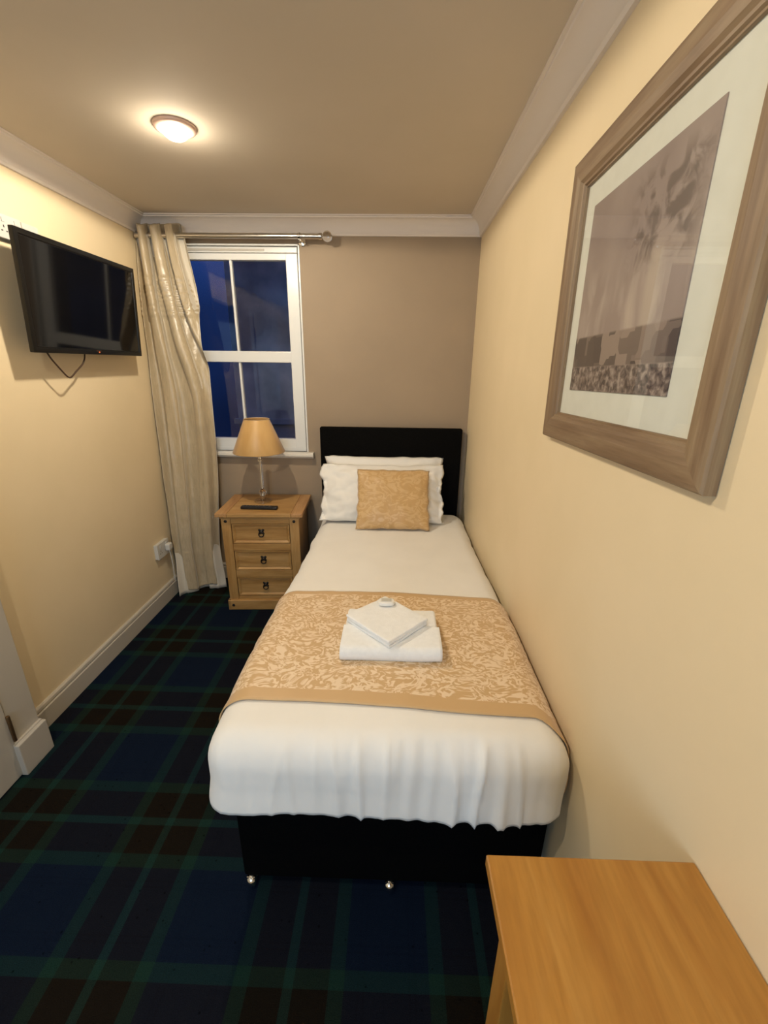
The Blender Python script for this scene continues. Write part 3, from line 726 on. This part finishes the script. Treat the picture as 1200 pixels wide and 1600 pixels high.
# sockets --------------------------------------------------------------
def socket(y0, y1, z0, z1, label, n=2):
    t = thing('wall_socket', label, 'wall socket', (XL, (y0 + y1) / 2, (z0 + z1) / 2), 0)
    h = (y1 - y0) / 2; v = (z1 - z0) / 2
    obj('backbox', nb((0, -h + .002, -v + .002), (.018, h - .002, v - .002), bev=.003), plast, t)
    obj('faceplate', nb((.018, -h, -v), (.026, h, v), bev=.003), plast, t)
    for k in range(n):
        cy = 0 if n == 1 else (-.5 + k) * h * 1.0
        obj('rocker_switch', nb((.026, cy - .006, v * .35), (.030, cy + .006, v * .72), bev=.001), plast, t)
        for dy, dz, a, b in ((0, .0, .0035, .007), (-.011, -.016, .006, .003), (.011, -.016, .006, .003)):
            obj('pin_slot', nb((.0255, cy + dy - a / 1.5, dz - b / 1.5), (.0265, cy + dy + a / 1.5, dz + b / 1.5)), iron, t)
    return t
socket(1.865, 1.985, 2.030, 2.116, 'white double wall socket behind the top left corner of the television')
tt = thing('aerial_outlet', 'small white aerial outlet peeking above the television', 'aerial outlet', (XL, 2.052, 2.075))
obj('faceplate', nb((0, -.043, -.043), (.010, .043, .043), bev=.003), cream if False else plast, tt)
bm = bmesh.new(); lathe(bm, [(.006, .010), (.006, .022), (.004, .022), (.004, .010)], 16, axis='x'); obj('aerial_jack', bm, steel, tt, True)
s = socket(2.522, 2.665, .335, .440, 'white double wall socket low on the cream wall beside the curtain')
pg = thing('plug', 'white plug pushed into the low wall socket beside the curtain', 'plug', (XL + .027, 2.628, .392))
bm = bmesh.new(); rbox(bm, (.001, -.024, -.024), (.033, .024, .024), .008, 3, (2, 3, 3)); obj('plug_body', bm, plast, pg, True)
bm = bmesh.new(); tube(bm, smoothp([(.018, 0, -.020), (.020, .002, -.06), (.022, .006, -.14), (.014, .014, -.22), (.012, .02, -.268)]), .0035, 8); obj('flex', bm, plast, pg, True)

# ------------------------------------------------------------------ framed picture
fy0, fy1, fz0, fz1 = .645, 1.383, 1.386, 2.098
fw = .075
pf = thing('framed_picture', 'large framed sepia picture in a grey-brown wooden frame on the cream wall', 'framed picture', (XR, (fy0 + fy1) / 2, (fz0 + fz1) / 2))
hy, hz = (fy1 - fy0) / 2, (fz1 - fz0) / 2; pf.rotation_euler = (math.radians(-1.5), 0, 0)
fprof = [(0, .0), (.020, .0), (.024, .004), (.026, .012), (.027, .038), (.024, .056), (.018, .063), (.017, .068), (.012, .071), (.012, fw), (0, fw)]   # (height off wall, inward)
def frame_side(k):
    bm = bmesh.new(); cs = [(-hy, -hz), (hy, -hz), (hy, hz), (-hy, hz)]
    a, b = cs[k], cs[(k + 1) % 4]
    def pt(c, d): return (c[0] - math.copysign(d, c[0]), c[1] - math.copysign(d, c[1]))
    r0 = [bm.verts.new((-h - .002, *pt(a, d))) for h, d in fprof]; r1 = [bm.verts.new((-h - .002, *pt(b, d))) for h, d in fprof]
    n = len(fprof)
    for i in range(n): bm.faces.new((r0[i], r0[(i + 1) % n], r1[(i + 1) % n], r1[i]))
    bm.faces.new(r0); bm.faces.new(r1); return bm
for k in range(4): obj('frame_moulding', frame_side(k), framew_y if k % 2 == 0 else framew_z, pf)
obj('mount_board', nb((-.0065, -hy + fw - .008, -hz + fw - .008), (-.003, hy - fw + .008, hz - fw + .008)), noisy(mat('mount_card', (.68, .69, .60), .8), (.66, .67, .585), (.69, .70, .615), 30), pf)
# print: hazy sepia townscape with a column, procedural
def print_mat():
    m = mat('sepia_print', (.3, .25, .22), .6)
    t = nd(m, 'ShaderNodeTexCoord'); sp = nd(m, 'ShaderNodeSeparateXYZ'); ln(m, t.outputs['Object'], sp.inputs[0])
    Y, Z = sp.outputs[1], sp.outputs[2]
    def ns_(scale, sy=1, sz=1, det=4, dist=0., off=0):
        mp = nd(m, 'ShaderNodeMapping'); mp.inputs['Scale'].default_value = (1, sy, sz); mp.inputs['Location'].default_value = (off, off * 1.3, off * .7); ln(m, t.outputs['Object'], mp.inputs['Vector'])
        n = nd(m, 'ShaderNodeTexNoise', Scale=scale, Detail=det, Distortion=dist); ln(m, mp.outputs[0], n.inputs['Vector']); return n.outputs['Fac']
    def band(v, a, b, s=.01):
        n1 = nd(m, 'ShaderNodeMapRange', interpolation_type='SMOOTHSTEP'); ln(m, v, n1.inputs[0]); n1.inputs[1].default_value = a - s; n1.inputs[2].default_value = a + s
        n2 = nd(m, 'ShaderNodeMapRange', interpolation_type='SMOOTHSTEP'); ln(m, v, n2.inputs[0]); n2.inputs[1].default_value = b - s; n2.inputs[2].default_value = b + s; n2.inputs[3].default_value = 1; n2.inputs[4].default_value = 0
        return mth(m, 'MULTIPLY', n1.outputs[0], n2.outputs[0])
    sky = ramp(m, ns_(5, 1, .6, 3, 0, 3), [(.3, (.22, .165, .145)), (.7, (.33, .265, .225))])
    # pale drifting mist in the middle
    col = mix(m, mth(m, 'MULTIPLY', band(Z, -.16, .04, .06), ramp(m, ns_(14, 1.2, .35, 3, .6, 1), [(.45, (0, 0, 0)), (.7, (.6, .6, .6))])), sky, (.52, .44, .36))
    # dark figures on top of the column, upper near side
    blob = mth(m, 'MULTIPLY', band(Y, -.19, .02, .04), band(Z, .03, .19, .03))
    col = mix(m, mth(m, 'MULTIPLY', blob, ramp(m, ns_(20, 1, 1, 4, 1.2, 7), [(.44, (0, 0, 0)), (.6, (.85, .85, .85))])), col, (.10, .07, .055))
    # tall pale column
    col = mix(m, mth(m, 'MULTIPLY', band(Y, -.105, -.065, .010), mth(m, 'MULTIPLY', band(Z, -.20, .05, .02), .55)), col, (.46, .39, .31))
    # dark terrace of buildings
    bl = nd(m, 'ShaderNodeTexVoronoi', Scale=22, feature='F1', distance='CHEBYCHEV'); mpb = nd(m, 'ShaderNodeMapping'); mpb.inputs['Scale'].default_value = (0, 1, .8); ln(m, t.outputs['Object'], mpb.inputs['Vector']); ln(m, mpb.outputs[0], bl.inputs['Vector'])
    bc = nd(m, 'ShaderNodeSeparateColor'); ln(m, bl.outputs['Color'], bc.inputs[0])
    bcol = ramp(m, bc.outputs[0], [(.0, (.055, .038, .032)), (.4, (.11, .08, .065)), (.85, (.26, .20, .16))])
    col = mix(m, band(Z, -.158, -.085, .003), col, bcol)
    # cobbled square
    peb = ramp(m, ns_(70, 1, 1, 3, .5, 5), [(.35, (.045, .03, .025)), (.5, (.16, .12, .10)), (.68, (.36, .30, .25))])
    col = mix(m, band(Z, -.30, -.158, .002), col, peb)
    ln(m, col, bsdf(m).inputs['Base Color']); return m
py0, py1, pz0, pz1 = .810 - 1.014, 1.255 - 1.014, 1.526 - 1.742, 1.964 - 1.742
obj('print', nb((-.0085, py0, pz0), (-.0065, py1, pz1)), print_mat(), pf)
obj('picture_glass', nb((-.0125, -hy + fw - .006, -hz + fw - .006), (-.0105, hy - fw + .006, hz - fw + .006)), picglass, pf)

# ------------------------------------------------------------------ table in the near right corner
tx0, tx1, ty0, ty1, tz = .161, .4925, -.38, .474, .835
tb = thing('side_table', 'orange varnished pine table in the near corner beyond the foot of the bed', 'table', ((tx0 + tx1) / 2, (ty0 + ty1) / 2, 0))
obj('tabletop', rel(nb((tx0, ty0, tz - .022), (tx1, ty1, tz), bev=.003), tb), tbl, tb)
tblv = wood('orange_varnished_pine_leg', (.35, .145, .022), (.43, .20, .035), (.49, .25, .055), scale=(9, 9, 1.0), rough=.38)
for lx in (tx0 + .014, tx1 - .060):
    for ly in (ty0 + .04, ty1 - .110):
        bm = nb((lx, ly, 0), (lx + .045, ly + .045, tz - .022), bev=.003); obj('leg', rel(bm, tb), tblv, tb)
for ly in (ty0 + .052, ty1 - .092): obj('apron', rel(nb((tx0 + .059, ly, tz - .10), (tx1 - .060, ly + .018, tz - .022)), tb), tbl, tb)
for lx in (tx0 + .026, tx1 - .044): obj('apron', rel(nb((lx, ty0 + .085, tz - .10), (lx + .018, ty1 - .110, tz - .022)), tb), tbl, tb)
